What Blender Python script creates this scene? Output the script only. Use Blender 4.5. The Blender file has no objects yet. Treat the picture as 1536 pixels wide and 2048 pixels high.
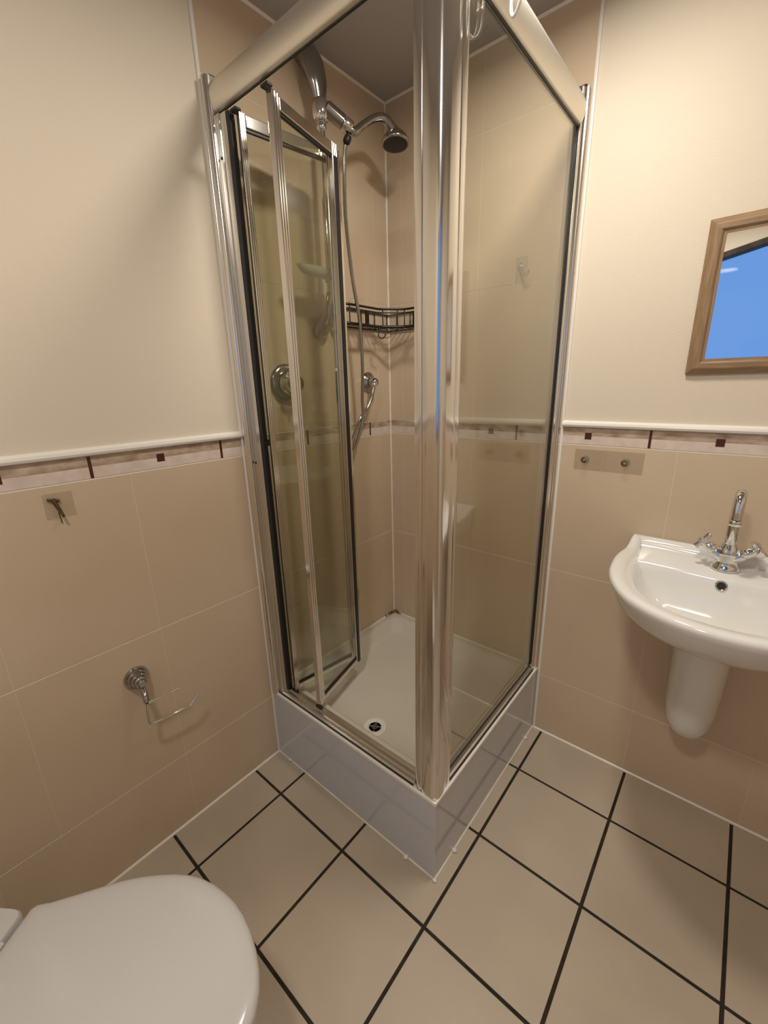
import bpy, bmesh, math, random
from mathutils import Vector, Matrix
PI = math.pi
random.seed(3)
C = bpy.context.scene.collection

# ------------------------------------------------------------------ camera
CAM = Vector((1.24881, -1.54125, 1.43401))
R_ = Vector((0.76830826, 0.63963811, -0.02378038))
U_ = Vector((-0.16643759, 0.2355166, 0.95751264))
F_ = Vector((-0.61806225, 0.73170692, -0.28740917))
cd = bpy.data.cameras.new('camera')
cam = bpy.data.objects.new('camera', cd)
C.objects.link(cam)
cam.matrix_world = Matrix(((R_.x, U_.x, -F_.x, CAM.x), (R_.y, U_.y, -F_.y, CAM.y), (R_.z, U_.z, -F_.z, CAM.z), (0, 0, 0, 1)))
cd.sensor_fit = 'VERTICAL'; cd.sensor_height = 36.0; cd.sensor_width = 27.0
cd.lens = 36.0 * 848.1 / 2048
cd.clip_start = 0.02
bpy.context.scene.camera = cam

# ------------------------------------------------------------------ world, lights, exposure
LAMP = Vector((0.86, -0.60, 2.43))
LAMP_W = 11.0
FILL_W = 12.0
SKY = (0.19, 0.42, 0.95)
SKY_S = 0.88
sc = bpy.context.scene
sc.view_settings.view_transform = 'Standard'
sc.view_settings.look = 'None'
sc.view_settings.exposure = 0.0
sc.view_settings.gamma = 1.0
sc.view_settings.use_curve_mapping = False
w = bpy.data.worlds.new('evening_sky'); sc.world = w; w.use_nodes = True
w.node_tree.nodes['Background'].inputs[0].default_value = (*SKY, 1)
w.node_tree.nodes['Background'].inputs[1].default_value = SKY_S


def area_light(name, loc, watt, radius, col, spread=PI):
    l = bpy.data.lights.new(name, 'AREA'); l.shape = 'DISK'; l.size = radius * 2
    l.energy = watt; l.color = col; l.spread = spread
    o = bpy.data.objects.new(name, l); o.location = loc; C.objects.link(o)
    return o
area_light('ceiling_area_light', (LAMP.x, LAMP.y, 2.438), LAMP_W, 0.09, (1.0, 0.925, 0.81), math.radians(174))
area_light('ceiling_area_light', (1.0, -1.75, 2.438), FILL_W, 0.09, (1.0, 0.925, 0.81))  # added fill light, lifts the areas the main lamp leaves dim


# ------------------------------------------------------------------ materials
def mat(name, col=(.8, .8, .8), rough=.5, metal=0.0, spec=.5, coat=0.0):
    m = bpy.data.materials.new(name); m.use_nodes = True
    b = m.node_tree.nodes['Principled BSDF']
    b.inputs['Base Color'].default_value = (*col, 1)
    b.inputs['Roughness'].default_value = rough
    b.inputs['Metallic'].default_value = metal
    b.inputs['Specular IOR Level'].default_value = spec
    b.inputs['Coat Weight'].default_value = coat
    b.inputs['Coat Roughness'].default_value = .05
    return m


def noisy(m, c1, c2, scale=3.0, detail=3, stretch=(1, 1, 1), bump=0.0, bscale=60, lo=.35, hi=.65):
    nt = m.node_tree; N = nt.nodes; L = nt.links
    b = N['Principled BSDF']
    tc = N.new('ShaderNodeTexCoord'); mp = N.new('ShaderNodeMapping'); mp.inputs['Scale'].default_value = stretch
    L.new(tc.outputs['Object'], mp.inputs['Vector'])
    n = N.new('ShaderNodeTexNoise'); n.inputs['Scale'].default_value = scale; n.inputs['Detail'].default_value = detail
    L.new(mp.outputs[0], n.inputs['Vector'])
    r = N.new('ShaderNodeValToRGB'); r.color_ramp.elements[0].position = lo; r.color_ramp.elements[1].position = hi
    r.color_ramp.elements[0].color = (*c1, 1); r.color_ramp.elements[1].color = (*c2, 1)
    L.new(n.outputs['Fac'], r.inputs['Fac']); L.new(r.outputs['Color'], b.inputs['Base Color'])
    if bump:
        n2 = N.new('ShaderNodeTexNoise'); n2.inputs['Scale'].default_value = bscale; n2.inputs['Detail'].default_value = 2
        L.new(tc.outputs['Object'], n2.inputs['Vector'])
        bp = N.new('ShaderNodeBump'); bp.inputs['Strength'].default_value = bump; bp.inputs['Distance'].default_value = .002
        L.new(n2.outputs['Fac'], bp.inputs['Height']); L.new(bp.outputs[0], b.inputs['Normal'])
    return m


M_tile = noisy(mat('wall_tile', rough=.22, spec=.5), (.60, .47, .335), (.65, .52, .38), 2.2, 2)
M_tgrout = mat('wall_grout', (.86, .78, .68), .6)
M_vgrout = mat('fine_grout', (.72, .60, .46), .6)
M_paint = noisy(mat('cream_paint', rough=.6, spec=.3), (.74, .655, .53), (.76, .675, .55), 1.5, 2, bump=.15, bscale=240)
M_strip = noisy(mat('border_marble', rough=.3), (.30, .20, .13), (.62, .50, .38), 22, 5, (1, 1, 2.2), lo=.3, hi=.7)
M_strip2 = noisy(mat('border_pale', rough=.3), (.66, .55, .48), (.74, .65, .58), 30, 4)
M_dark = mat('border_accent', (.07, .018, .012), .25)
M_trim = mat('white_trim', (.86, .82, .76), .22)
M_ceil = mat('ceiling_paint', (.44, .42, .41), .8)
M_floor = noisy(mat('floor_tile', rough=.38, spec=.4), (.46, .385, .30), (.53, .445, .35), 2.5, 3, bump=.12, bscale=120)
M_fgrout = noisy(mat('floor_grout', rough=.9), (.018, .012, .008), (.035, .025, .018), 30, 3)
M_alu = mat('bright_aluminium', (.76, .73, .69), .13, 1.0)
M_chan = mat('channel_aluminium', (.74, .71, .67), .2, 1.0)
M_rail = mat('satin_rail_aluminium', (.84, .80, .73), .46, 1.0)
M_alu2 = mat('satin_aluminium', (.70, .67, .62), .34, 1.0)
M_chrome = mat('chrome', (.74, .74, .74), .07, 1.0)
M_chromed = mat('dull_chrome', (.42, .41, .40), .16, 1.0)
M_black = mat('black_rubber_and_reflection', (.012, .012, .014), .45)
M_cer = mat('white_ceramic', (.80, .785, .75), .10, spec=.6)
M_cer2 = mat('toilet_plastic', (.58, .56, .54), .16, spec=.5)
M_tray = noisy(mat('tray_acrylic', rough=.28), (.70, .66, .58), (.74, .70, .62), 3, 2)
M_riser = mat('glossy_grey_panel', (.58, .60, .66), .10, spec=.8)
M_caul = noisy(mat('white_sealant', rough=.45), (.72, .66, .58), (.85, .80, .72), 14, 3)
M_mould = noisy(mat('stained_sealant', rough=.6), (.10, .045, .018), (.55, .45, .33), 38, 4, lo=.42, hi=.6)
M_wire = mat('black_wire', (.010, .008, .007), .35)
M_wplas = mat('white_plastic', (.86, .84, .80), .25)
M_dish = mat('pale_plastic', (.80, .78, .70), .3)
M_dull = mat('tarnished_metal', (.16, .11, .06), .4, 1.0)
M_hole = mat('dark_hole', (.01, .008, .006), .6)
M_mirror = mat('mirror_silver', (.93, .94, .94), .012, 1.0)
M_wood = noisy(mat('oak_frame', rough=.5), (.24, .145, .075), (.33, .21, .115), 14, 4, (1, 10, 10))
M_woodv = noisy(mat('oak_frame_upright', rough=.5), (.24, .145, .075), (.33, .21, .115), 14, 4, (10, 10, 1))
M_wframe = noisy(mat('dark_wood', rough=.6, spec=.2), (.035, .022, .018), (.07, .048, .040), 20, 3)
M_door = mat('door_paint', (.70, .66, .60), .4)


def glass(name, tint, refl=.05):
    m = bpy.data.materials.new(name); m.use_nodes = True
    nt = m.node_tree; N = nt.nodes; L = nt.links; N.clear()
    out = N.new('ShaderNodeOutputMaterial'); mx = N.new('ShaderNodeMixShader')
    tr = N.new('ShaderNodeBsdfTransparent'); tr.inputs[0].default_value = (*tint, 1)
    gl = N.new('ShaderNodeBsdfGlossy'); gl.inputs['Roughness'].default_value = .02; gl.inputs['Color'].default_value = (1, 1, 1, 1)
    lw = N.new('ShaderNodeLayerWeight'); lw.inputs['Blend'].default_value = .5
    pw = N.new('ShaderNodeMath'); pw.operation = 'POWER'; pw.inputs[1].default_value = 5
    mu = N.new('ShaderNodeMath'); mu.operation = 'MULTIPLY_ADD'; mu.inputs[1].default_value = 1 - refl; mu.inputs[2].default_value = refl
    L.new(lw.outputs['Facing'], pw.inputs[0]); L.new(pw.outputs[0], mu.inputs[0]); L.new(mu.outputs[0], mx.inputs[0])
    L.new(tr.outputs[0], mx.inputs[1]); L.new(gl.outputs[0], mx.inputs[2]); L.new(mx.outputs[0], out.inputs[0])
    return m


M_glassB = glass('clear_glass', (.93, .935, .90))
M_glassA = glass('door_glass', (.90, .905, .86))
M_pane = glass('window_glass', (.97, .97, .97), .006)
M_clear = glass('clear_plastic', (.955, .955, .945), .05)


def emit(name, col, s):
    m = bpy.data.materials.new(name); m.use_nodes = True
    b = m.node_tree.nodes['Principled BSDF']
    b.inputs['Emission Color'].default_value = (*col, 1); b.inputs['Emission Strength'].default_value = s
    return m


M_lamp = emit('lamp_glow', (1, .90, .76), 5)


# ------------------------------------------------------------------ helpers
def obj(name, bm, m, parent=None, smooth=False, bevel=0.0, seg=2, angle=.6, recalc=True):
    if recalc:
        bmesh.ops.recalc_face_normals(bm, faces=bm.faces)
    me = bpy.data.meshes.new(name); bm.to_mesh(me); bm.free()
    for x in (m if isinstance(m, (list, tuple)) else [m]):
        me.materials.append(x)
    o = bpy.data.objects.new(name, me); C.objects.link(o)
    if parent:
        o.parent = parent
        o.matrix_parent_inverse = Matrix.Translation(-Vector(parent.location))
    if smooth:
        for p in me.polygons: p.use_smooth = True
        try:
            me.set_sharp_from_angle(angle=angle)
        except Exception:
            pass
    if bevel:
        b = o.modifiers.new('bevel', 'BEVEL'); b.width = bevel; b.segments = seg; b.limit_method = 'ANGLE'
    return o


def thing(name, label, cat, loc=(0, 0, 0), group=None):
    o = bpy.data.objects.new(name, None); C.objects.link(o); o.location = loc; o.empty_display_size = .05
    o['label'] = label; o['category'] = cat
    if group: o['group'] = group
    return o


def tag(o, label, cat, group=None):
    o['label'] = label; o['category'] = cat
    if group: o['group'] = group
    return o


def struct(o):
    o['kind'] = 'structure'; return o


def lab(o, t):
    o['label'] = t; return o


def box(bm, a, b, mi=0):
    x0, y0, z0 = a; x1, y1, z1 = b
    v = [bm.verts.new(p) for p in ((x0, y0, z0), (x1, y0, z0), (x1, y1, z0), (x0, y1, z0), (x0, y0, z1), (x1, y0, z1), (x1, y1, z1), (x0, y1, z1))]
    for f in ((0, 3, 2, 1), (4, 5, 6, 7), (0, 1, 5, 4), (1, 2, 6, 5), (2, 3, 7, 6), (3, 0, 4, 7)):
        bm.faces.new([v[i] for i in f]).material_index = mi


def prism(bm, pts, z0, z1, mi=0):
    a = [bm.verts.new((x, y, z0)) for x, y in pts]; b = [bm.verts.new((x, y, z1)) for x, y in pts]
    n = len(pts)
    for i in range(n):
        bm.faces.new((a[i], a[(i + 1) % n], b[(i + 1) % n], b[i])).material_index = mi
    bm.faces.new(a[::-1]).material_index = mi; bm.faces.new(b).material_index = mi


def extrude(bm, pts, p0, p1, ax_u, ax_v):
    """section pts (u,v) swept straight from p0 to p1"""
    p0, p1, ax_u, ax_v = map(Vector, (p0, p1, ax_u, ax_v))
    a = [bm.verts.new(p0 + ax_u * u + ax_v * v) for u, v in pts]
    b = [bm.verts.new(p1 + ax_u * u + ax_v * v) for u, v in pts]
    n = len(pts)
    for i in range(n): bm.faces.new((a[i], a[(i + 1) % n], b[(i + 1) % n], b[i]))
    bm.faces.new(a[::-1]); bm.faces.new(b)


def smooth_path(P, n=8):
    P = [Vector(p) for p in P]; out = []
    for i in range(len(P) - 1):
        p0 = P[i - 1] if i else P[0] * 2 - P[1]
        p1, p2 = P[i], P[i + 1]
        p3 = P[i + 2] if i + 2 < len(P) else P[-1] * 2 - P[-2]
        for k in range(n):
            t = k / n
            out.append(.5 * ((2 * p1) + (p2 - p0) * t + (2 * p0 - 5 * p1 + 4 * p2 - p3) * t * t + (3 * p1 - p0 - 3 * p2 + p3) * t ** 3))
    out.append(P[-1]); return out


def tube(bm, P, r, seg=12, cap=True, flat=None, closed=False):
    """r number or list; flat=(axis, factor) squashes the section along an axis"""
    P = [Vector(p) for p in P]; n = len(P)
    rs = r if isinstance(r, (list, tuple)) else [r] * n
    rings = []; up = None
    for i in range(n):
        if closed: t = (P[(i + 1) % n] - P[i - 1])
        else: t = (P[min(i + 1, n - 1)] - P[max(i - 1, 0)])
        t.normalize()
        if up is None:
            up = Vector((0, 0, 1)) if abs(t.z) < .9 else Vector((0, 1, 0))
        s = t.cross(up); s.normalize(); up = s.cross(t); up.normalize()
        ring = []
        for k in range(seg):
            a = 2 * PI * k / seg
            d = (s * math.cos(a) + up * math.sin(a)) * rs[i]
            if flat: 
                ax = Vector(flat[0]); d = d - ax * (d.dot(ax)) * (1 - flat[1])
            ring.append(bm.verts.new(P[i] + d))
        rings.append(ring)
    m = n if closed else n - 1
    for i in range(m):
        A = rings[i]; B = rings[(i + 1) % n]
        for k in range(seg): bm.faces.new((A[k], A[(k + 1) % seg], B[(k + 1) % seg], B[k]))
    if cap and not closed: bm.faces.new(rings[0][::-1]); bm.faces.new(rings[-1])


def resample(rs, n):
    out = []
    for i in range(n):
        t = i / (n - 1) * (len(rs) - 1); k = min(int(t), len(rs) - 2); f = t - k
        out.append(rs[k] * (1 - f) + rs[k + 1] * f)
    return out


def lathe(bm, prof, origin, axis, seg=32):
    """prof = [(r, h)...] about axis from origin"""
    o = Vector(origin); ax = Vector(axis).normalized()
    s = ax.cross(Vector((0, 0, 1)) if abs(ax.z) < .9 else Vector((1, 0, 0))).normalized(); u = s.cross(ax)
    rings = []
    for r, h in prof:
        if r < 1e-6: rings.append([bm.verts.new(o + ax * h)])
        else: rings.append([bm.verts.new(o + ax * h + (s * math.cos(2 * PI * k / seg) + u * math.sin(2 * PI * k / seg)) * r) for k in range(seg)])
    for A, B in zip(rings, rings[1:]):
        if len(A) == 1 and len(B) == 1: continue
        for k in range(seg):
            k2 = (k + 1) % seg
            if len(A) == 1: bm.faces.new((A[0], B[k2], B[k]))
            elif len(B) == 1: bm.faces.new((A[k], A[k2], B[0]))
            else: bm.faces.new((A[k], A[k2], B[k2], B[k]))
    if len(rings[0]) > 1: bm.faces.new(rings[0][::-1])
    if len(rings[-1]) > 1: bm.faces.new(rings[-1])


def loft(bm, rings, cap0=True, cap1=True, mi=0):
    V = [[bm.verts.new(p) for p in r] for r in rings]
    n = len(V[0])
    for A, B in zip(V, V[1:]):
        for k in range(n): bm.faces.new((A[k], A[(k + 1) % n], B[(k + 1) % n], B[k])).material_index = mi
    if cap0: bm.faces.new(V[0][::-1]).material_index = mi
    if cap1: bm.faces.new(V[-1]).material_index = mi


def NB(): return bmesh.new()


# ------------------------------------------------------------------ room shell
H = 2.455
XR, YB = 2.05, -2.40
BX = 0.55                                  # where the corner boxing meets the back wall
ZL = (0.272, 0.747, 1.222)
GAP = 0.0010
GH = 0.0019


def wall_bm(org, ud, nd, length, u_tall, vlines, bars, squares, thick=.10, hole=None):
    """tiled wall: u runs along ud, depth along nd (into the room). full-height tiles for u<u_tall"""
    bm = NB(); org, ud, nd = Vector(org), Vector(ud), Vector(nd)

    def bx(u0, u1, z0, z1, d0, d1, mi):
        pts = []
        for z in (z0, z1):
            for (u, d) in ((u0, d0), (u1, d0), (u1, d1), (u0, d1)):
                p = org + ud * u + nd * d; pts.append(bm.verts.new((p.x, p.y, z)))
        for f in ((0, 3, 2, 1), (4, 5, 6, 7), (0, 1, 5, 4), (1, 2, 6, 5), (2, 3, 7, 6), (3, 0, 4, 7)):
            bm.faces.new([pts[i] for i in f]).material_index = mi

    def cells(u0, u1, z0, z1, d0, d1, mi):
        """box split round the hole (ha,hb,za,zb)"""
        if not hole or u1 <= hole[0] or u0 >= hole[1] or z1 <= hole[2] or z0 >= hole[3]:
            bx(u0, u1, z0, z1, d0, d1, mi); return
        ha, hb, za, zb = hole
        if u0 < ha: bx(u0, ha, z0, z1, d0, d1, mi)
        if u1 > hb: bx(hb, u1, z0, z1, d0, d1, mi)
        a, b = max(u0, ha), min(u1, hb)
        if z0 < za: bx(a, b, z0, za, d0, d1, mi)
        if z1 > zb: bx(a, b, zb, z1, d0, d1, mi)
    # backing
    cells(0, length, 0, 1.285, -thick, -.0012, 1)
    if u_tall: bx(0, u_tall, 1.285, H, -thick, -.0012, 1)
    if u_tall < length: cells(u_tall, length, 1.285, H, -thick, -.004, 2)
    us = [0.0] + [v for v in vlines if v < length] + [length]
    zs = (0,) + ZL
    for z0, z1 in zip(zs, zs[1:]):
        for a, b in zip(us, us[1:]):
            cells(a + GAP, b - GAP, z0 + GH, z1 - GH, -.0012, 0, 0)
            if a > 0: cells(a - GAP, a + GAP, z0 + GH, z1 - GH, -.0012, -.0004, 6)
    # border course
    seg = sorted(set([0.0, length] + [b for b in bars if 0 < b < length]))
    for a, b in zip(seg, seg[1:]):
        cells(a + .004, b - .004, 1.2535, 1.279, -.0012, .0002, 3)
        cells(a + .004, b - .004, 1.2245, 1.2530, -.0012, .0002, 4)
    for b in bars:
        if b < length: cells(b - .0035, b + .0035, 1.2245, 1.279, -.0012, .0006, 5)
    for s in squares:
        if s < length: cells(s - .0105, s + .0105, 1.2415, 1.2635, -.0012, .0008, 5)
    if u_tall:
        us = [0.0] + [v for v in vlines if v < u_tall - .02] + [u_tall]
        zz = (1.2815, 1.755, 2.23, H)
        for z0, z1 in zip(zz, zz[1:]):
            for a, b in zip(us, us[1:]):
                bx(a + GAP, b - GAP, z0 + GH * .6, z1 - GH * .6, -.0012, 0, 0)
                if a > 0: bx(a - GAP, a + GAP, z0 + GH * .6, z1 - GH * .6, -.0012, -.0004, 6)
    return bm


WM = [M_tile, M_tgrout, M_paint, M_strip, M_strip2, M_dark, M_vgrout]
vl = [.081, .427, .773, 1.119, 1.465, 1.81, 2.156]
bars_l = [.142, .495, .848, 1.206, 1.560, 1.92]; sq_l = [.318, .671, 1.033, 1.389, 1.74]
bars_r = [.17, .602, 1.033, 1.388, 1.742]; sq_r = [.32, .500, .853, 1.206, 1.565, 1.92]
struct(obj('wall_left', wall_bm((0, 0, 0), (0, -1, 0), (1, 0, 0), 1.66, .766, vl, bars_l, sq_l), WM))
vr = [.073, .419, .765, 1.110, 1.456, 1.802]
struct(obj('wall_right', wall_bm((0, 0, 0), (1, 0, 0), (0, -1, 0), XR, .762, vr, bars_r, sq_r), WM))
dv = Vector((BX, YB + 1.6, 0)); dl = dv.length; dn = dv.normalized()
struct(obj('wall_corner', wall_bm((0, -1.6, 0), dn, (-dn.y, dn.x, 0), dl + .06, 0, vl, bars_l, sq_l), WM))
WX0, WX1, WZ0, WZ1 = .70, 1.70, 1.12, 2.40
struct(obj('wall_back', wall_bm((BX, YB, 0), (1, 0, 0), (0, 1, 0), XR - BX, 0, vl, bars_l, sq_l, hole=(WX0 - BX, WX1 - BX, WZ0, WZ1)), WM))
struct(obj('wall_side', wall_bm((XR, YB, 0), (0, 1, 0), (-1, 0, 0), -YB, 0, vl, bars_l, sq_l), WM))
# ceiling
bm = NB(); box(bm, (-.1, YB - .1, H), (XR + .1, .1, H + .08)); struct(obj('ceiling', bm, M_ceil))
# floor
bm = NB(); box(bm, (-.1, YB - .1, -.06), (XR + .1, .1, -.0035), 1)
fx = [-.12 + .32 * 0, .163, .482, .801, 1.120, 1.439, 1.758, 2.077]
fx = [0.0, .163, .482, .801, 1.120, 1.439, 1.758, XR]
fy = [0.0, -.243, -.563, -.885, -1.205, -1.525, -1.845, -2.165, YB]
g = .0045
for a, b in zip(fx, fx[1:]):
    for c, d in zip(fy[1:], fy):
        box(bm, (a + (g if a else 0), c + g, -.0035), (b - g, d - (g if d else 0), 0), 0)
fl = struct(obj('floor', bm, [M_floor, M_fgrout], bevel=.0012, seg=2))


# bullnose dado trims, bead trims, sealant lines
def dado(org, ud, nd, u0, u1):
    bm = NB()
    sec = [(-.006, 1.2805), (.004, 1.2805), (.010, 1.283), (.0125, 1.289), (.0105, 1.296), (.005, 1.3005), (-.006, 1.302)]
    o = Vector(org)
    extrude(bm, [(d, z) for d, z in sec], o + Vector(ud) * u0, o + Vector(ud) * u1, nd, (0, 0, 1))
    return bm


struct(obj('trim_1', dado((0, 0, 0), (0, -1, 0), (1, 0, 0), .768, 1.60), M_trim, smooth=True))
struct(obj('trim_2', dado((0, 0, 0), (1, 0, 0), (0, -1, 0), .768, XR), M_trim, smooth=True))
struct(obj('trim_3', dado((0, -1.6, 0), dn, (-dn.y, dn.x, 0), 0, dl), M_trim, smooth=True))
bm = dado((0, YB, 0), (1, 0, 0), (0, 1, 0), BX, WX0 - .01)
bm2 = dado((0, YB, 0), (1, 0, 0), (0, 1, 0), WX1 + .01, XR)
struct(obj('trim_4', bm, M_trim, smooth=True)); struct(obj('trim_5', bm2, M_trim, smooth=True))
struct(obj('trim_6', dado((XR, YB, 0), (0, 1, 0), (-1, 0, 0), 0, -YB), M_trim, smooth=True))
# tile edge beads
bm = NB(); prism(bm, [(-.006, -.766), (.003, -.766), (.0045, -.770), (.003, -.7745), (-.006, -.7745)], 0, H)
struct(obj('trim_7', bm, M_trim, smooth=True))
bm = NB(); prism(bm, [(.762, .006), (.762, -.003), (.766, -.0045), (.7705, -.003), (.7705, .006)], 0, H)
struct(obj('trim_8', bm, M_trim, smooth=True))
# corner sealant & ceiling cove lines & floor lines
bm = NB(); prism(bm, [(-.002, .002), (-.002, -.005), (.0015, -.0045), (.0045, -.0015), (.005, .002)], .29, H); struct(obj('trim_9', bm, M_caul))
bm = NB()
extrude(bm, [(-.002, .002), (.006, .002), (.005, -.003), (.002, -.006), (-.002, -.007)], (0, 0, H), (0, -1.6, H), (1, 0, 0), (0, 0, 1))
extrude(bm, [(-.002, .002), (.006, .002), (.005, -.003), (.002, -.006), (-.002, -.007)], (0, 0, H), (XR, 0, H), (0, -1, 0), (0, 0, 1))
struct(obj('trim_10', bm, M_trim))
bm = NB()
extrude(bm, [(-.002, -.002), (.006, -.002), (.005, .002), (.002, .005), (-.002, .006)], (0, -.77, 0), (0, -1.6, 0), (1, 0, 0), (0, 0, 1))
extrude(bm, [(-.002, -.002), (.006, -.002), (.005, .002), (.002, .005), (-.002, .006)], (.76, 0, 0), (XR, 0, 0), (0, -1, 0), (0, 0, 1))
extrude(bm, [(-.002, -.002), (.006, -.002), (.005, .002), (.002, .005), (-.002, .006)], (0, -1.6, 0), (BX, YB, 0), (-dn.y, dn.x, 0), (0, 0, 1))
struct(obj('trim_11', bm, M_trim))

# window in the back wall, raked head in dark wood, evening sky behind
def rake(x): return 2.222 + (x - .947) * .22


bm = NB()
fw, y0, y1 = .045, YB - .09, YB + .012
x0, x1 = WX0, WX1

def slab(bm, pts, ya, yb):      # polygon in xz, swept in y
    a = [bm.verts.new((x, ya, z)) for x, z in pts]; b = [bm.verts.new((x, yb, z)) for x, z in pts]
    n = len(pts)
    for i in range(n): bm.faces.new((a[i], a[(i + 1) % n], b[(i + 1) % n], b[i]))
    bm.faces.new(a[::-1]); bm.faces.new(b)


slab(bm, [(x0, rake(x0)), (x1, rake(x1)), (x1, rake(x1) - .036), (x0, rake(x0) - .036)], y0, y1)
slab(bm, [(x0, WZ0), (x0 + fw, WZ0), (x0 + fw, rake(x0)), (x0, rake(x0))], y0, y1)
slab(bm, [(x1 - fw, WZ0), (x1, WZ0), (x1, rake(x1) - .03), (x1 - fw, rake(x1) - .03)], y0, y1)
slab(bm, [(x0, WZ0), (x1, WZ0), (x1, WZ0 + fw), (x0, WZ0 + fw)], y0, y1)
wf = struct(obj('window_1', bm, M_wframe, bevel=.003))
bm = NB(); slab(bm, [(x0 + .01, WZ0 + .01), (x1 - .01, WZ0 + .01), (x1 - .01, rake(x1) - .02), (x0 + .01, rake(x0) - .02)], YB - .05, YB - .045)
obj('pane', bm, M_pane, wf)
bm = NB(); slab(bm, [(x0 - .001, rake(x0)), (x0 - .001, WZ1 + .001), (x1 + .001, WZ1 + .001), (x1 + .001, rake(x1))], YB - .1, YB - .004)
struct(obj('wall_gable', bm, M_paint))
# door in the side wall
bm = NB(); box(bm, (XR - .02, -1.75, 0.002), (XR + .01, -.95, 2.02))
d1 = struct(obj('door_1', bm, M_door, bevel=.004))
bm = NB(); lathe(bm, [(.025, 0), (.025, .006), (.01, .008), (.01, .04), (.024, .045), (.026, .06), (.015, .07), (0, .071)], (XR - .02, -1.02, 1.0), (-1, 0, 0)); obj('door_handle', bm, M_chrome, d1, smooth=True)

# ------------------------------------------------------------------ shower tray + plinth
S = .76
t = thing('shower_tray', 'cream square shower tray in the room corner, raised on glossy grey boxed panels', 'shower tray', (.38, -.38, 0))


def rrect(x0, y0, x1, y1, r, n=6):
    out = []
    for cx, cy, a0 in ((x1 - r, y1 - r, 0), (x0 + r, y1 - r, PI / 2), (x0 + r, y0 + r, PI), (x1 - r, y0 + r, 1.5 * PI)):
        for k in range(n + 1):
            a = a0 + PI / 2 * k / n; out.append((cx + r * math.cos(a), cy + r * math.sin(a)))
    return out


def ring(x0, y0, x1, y1, r, z): return [(x, y, z) for x, y in rrect(x0, y0, x1, y1, r)]


bm = NB()
e = .001
loft(bm, [ring(.002, -.752, .745, -.002, .004, .20), ring(.002, -.752, .745, -.002, .004, .2865), ring(.002, -.7612, .7518, -.002, .004, .2870), ring(.002, -.7612, .7518, -.002, .004, .294), ring(.003, -.7605, .751, -.003, .006, .2955),
          ring(.035, -.69, .69, -.035, .03, .295), ring(.044, -.682, .682, -.044, .04, .291), ring(.062, -.668, .668, -.062, .06, .252),
          ring(.085, -.655, .655, -.085, .06, .243), ring(.20, -.56, .56, -.20, .06, .239), ring(.36, -.40, .40, -.36, .015, .238)])
obj('tray_basin', bm, M_tray, t, smooth=True, angle=1.0)
bm = NB(); box(bm, (.001, -.768, .0), (.758, -.753, .286)); a = obj('plinth_panel', bm, M_riser, t, bevel=.001)
bm = NB(); box(bm, (.7455, -.7525, .0), (.7585, -.001, .286)); a = obj('plinth_panel', bm, M_riser, t, bevel=.001)
bm = NB(); prism(bm, [(.001, -.770), (.757, -.770), (.7605, -.7665), (.7605, -.001), (.7522, -.001), (.7522, -.7616), (.001, -.7616)], .2865, .2995)
lab(obj('edge_trim', bm, M_trim, t, bevel=.0028, seg=3), 'white strip along the top edge')
bm = NB()
P = [(.002, -.770), (.760, -.770), (.760, -.002)]
extrude(bm, [(-.003, -.001), (.004, -.001), (.003, .002), (-.002, .004)], (.002, -.768, 0), (.763, -.768, 0), (0, -1, 0), (0, 0, 1))
extrude(bm, [(-.003, -.001), (.004, -.001), (.003, .002), (-.002, .004)], (.7585, -.772, 0), (.7585, -.002, 0), (1, 0, 0), (0, 0, 1))
for (bx_, by_, s_) in ((.075, -.772, .007), (.655, -.773, .008), (.763, -.66, .008), (.763, -.085, .008), (.762, -.772, .006)):
    m_ = bmesh.ops.create_icosphere(bm, subdivisions=2, radius=s_)
    for v in m_['verts']:
        v.co = Vector((v.co.x * (1 + .3 * random.random()), v.co.y, max(v.co.z * .9, -.001) + .001)) + Vector((bx_, by_, .003))
obj('sealant_bead', bm, M_caul, t, smooth=True)
bm = NB()
extrude(bm, [(0, 0), (.007, 0), (.004, .004), (0, .007)], (.001, -.003, .295), (.001, -.70, .295), (1, 0, 0), (0, 0, 1))
extrude(bm, [(0, 0), (.007, 0), (.004, .004), (0, .007)], (.003, -.001, .295), (.70, -.001, .295), (0, -1, 0), (0, 0, 1))
obj('wall_sealant', bm, M_caul, t)
bm = NB()
extrude(bm, [(0, 0), (.009, 0), (.005, .006), (0, .012)], (.0005, -.003, .2955), (.0005, -.075, .2955), (1, 0, 0), (0, 0, 1))
extrude(bm, [(0, 0), (.009, 0), (.005, .006), (0, .012)], (.002, -.0005, .2955), (.05, -.0005, .2955), (0, -1, 0), (0, 0, 1))
lab(obj('stained_sealant', bm, M_mould, t), 'brown stained sealant in the corner')
# drain
DX, DY, DZ = .400, -.617, .2415
bm = NB(); lathe(bm, [(.022, -.004), (.022, .001), (.026, .0035), (.034, .005), (.041, .004), (.043, .001), (.043, -.002)], (DX, DY, DZ), (0, 0, 1), 40)
dr = obj('drain', bm, M_wplas, t, smooth=True)
bm = NB(); lathe(bm, [(0, .0012), (.0225, .0012)], (DX, DY, DZ), (0, 0, 1), 32); obj('drain_hole', bm, M_hole, dr)
bm = NB()
for k in range(2):
    a = .5 + k * PI / 2; c_, s_ = math.cos(a) * .022, math.sin(a) * .022
    tube(bm, [(DX - c_, DY - s_, DZ + .003), (DX + c_, DY + s_, DZ + .003)], .0022, 6)
for rr in (.010,):
    tube(bm, [(DX + rr * math.cos(2 * PI * k / 20), DY + rr * math.sin(2 * PI * k / 20), DZ + .003) for k in range(20)], .0016, 6, closed=True)
obj('drain_grate', bm, M_chromed, dr)

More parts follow.
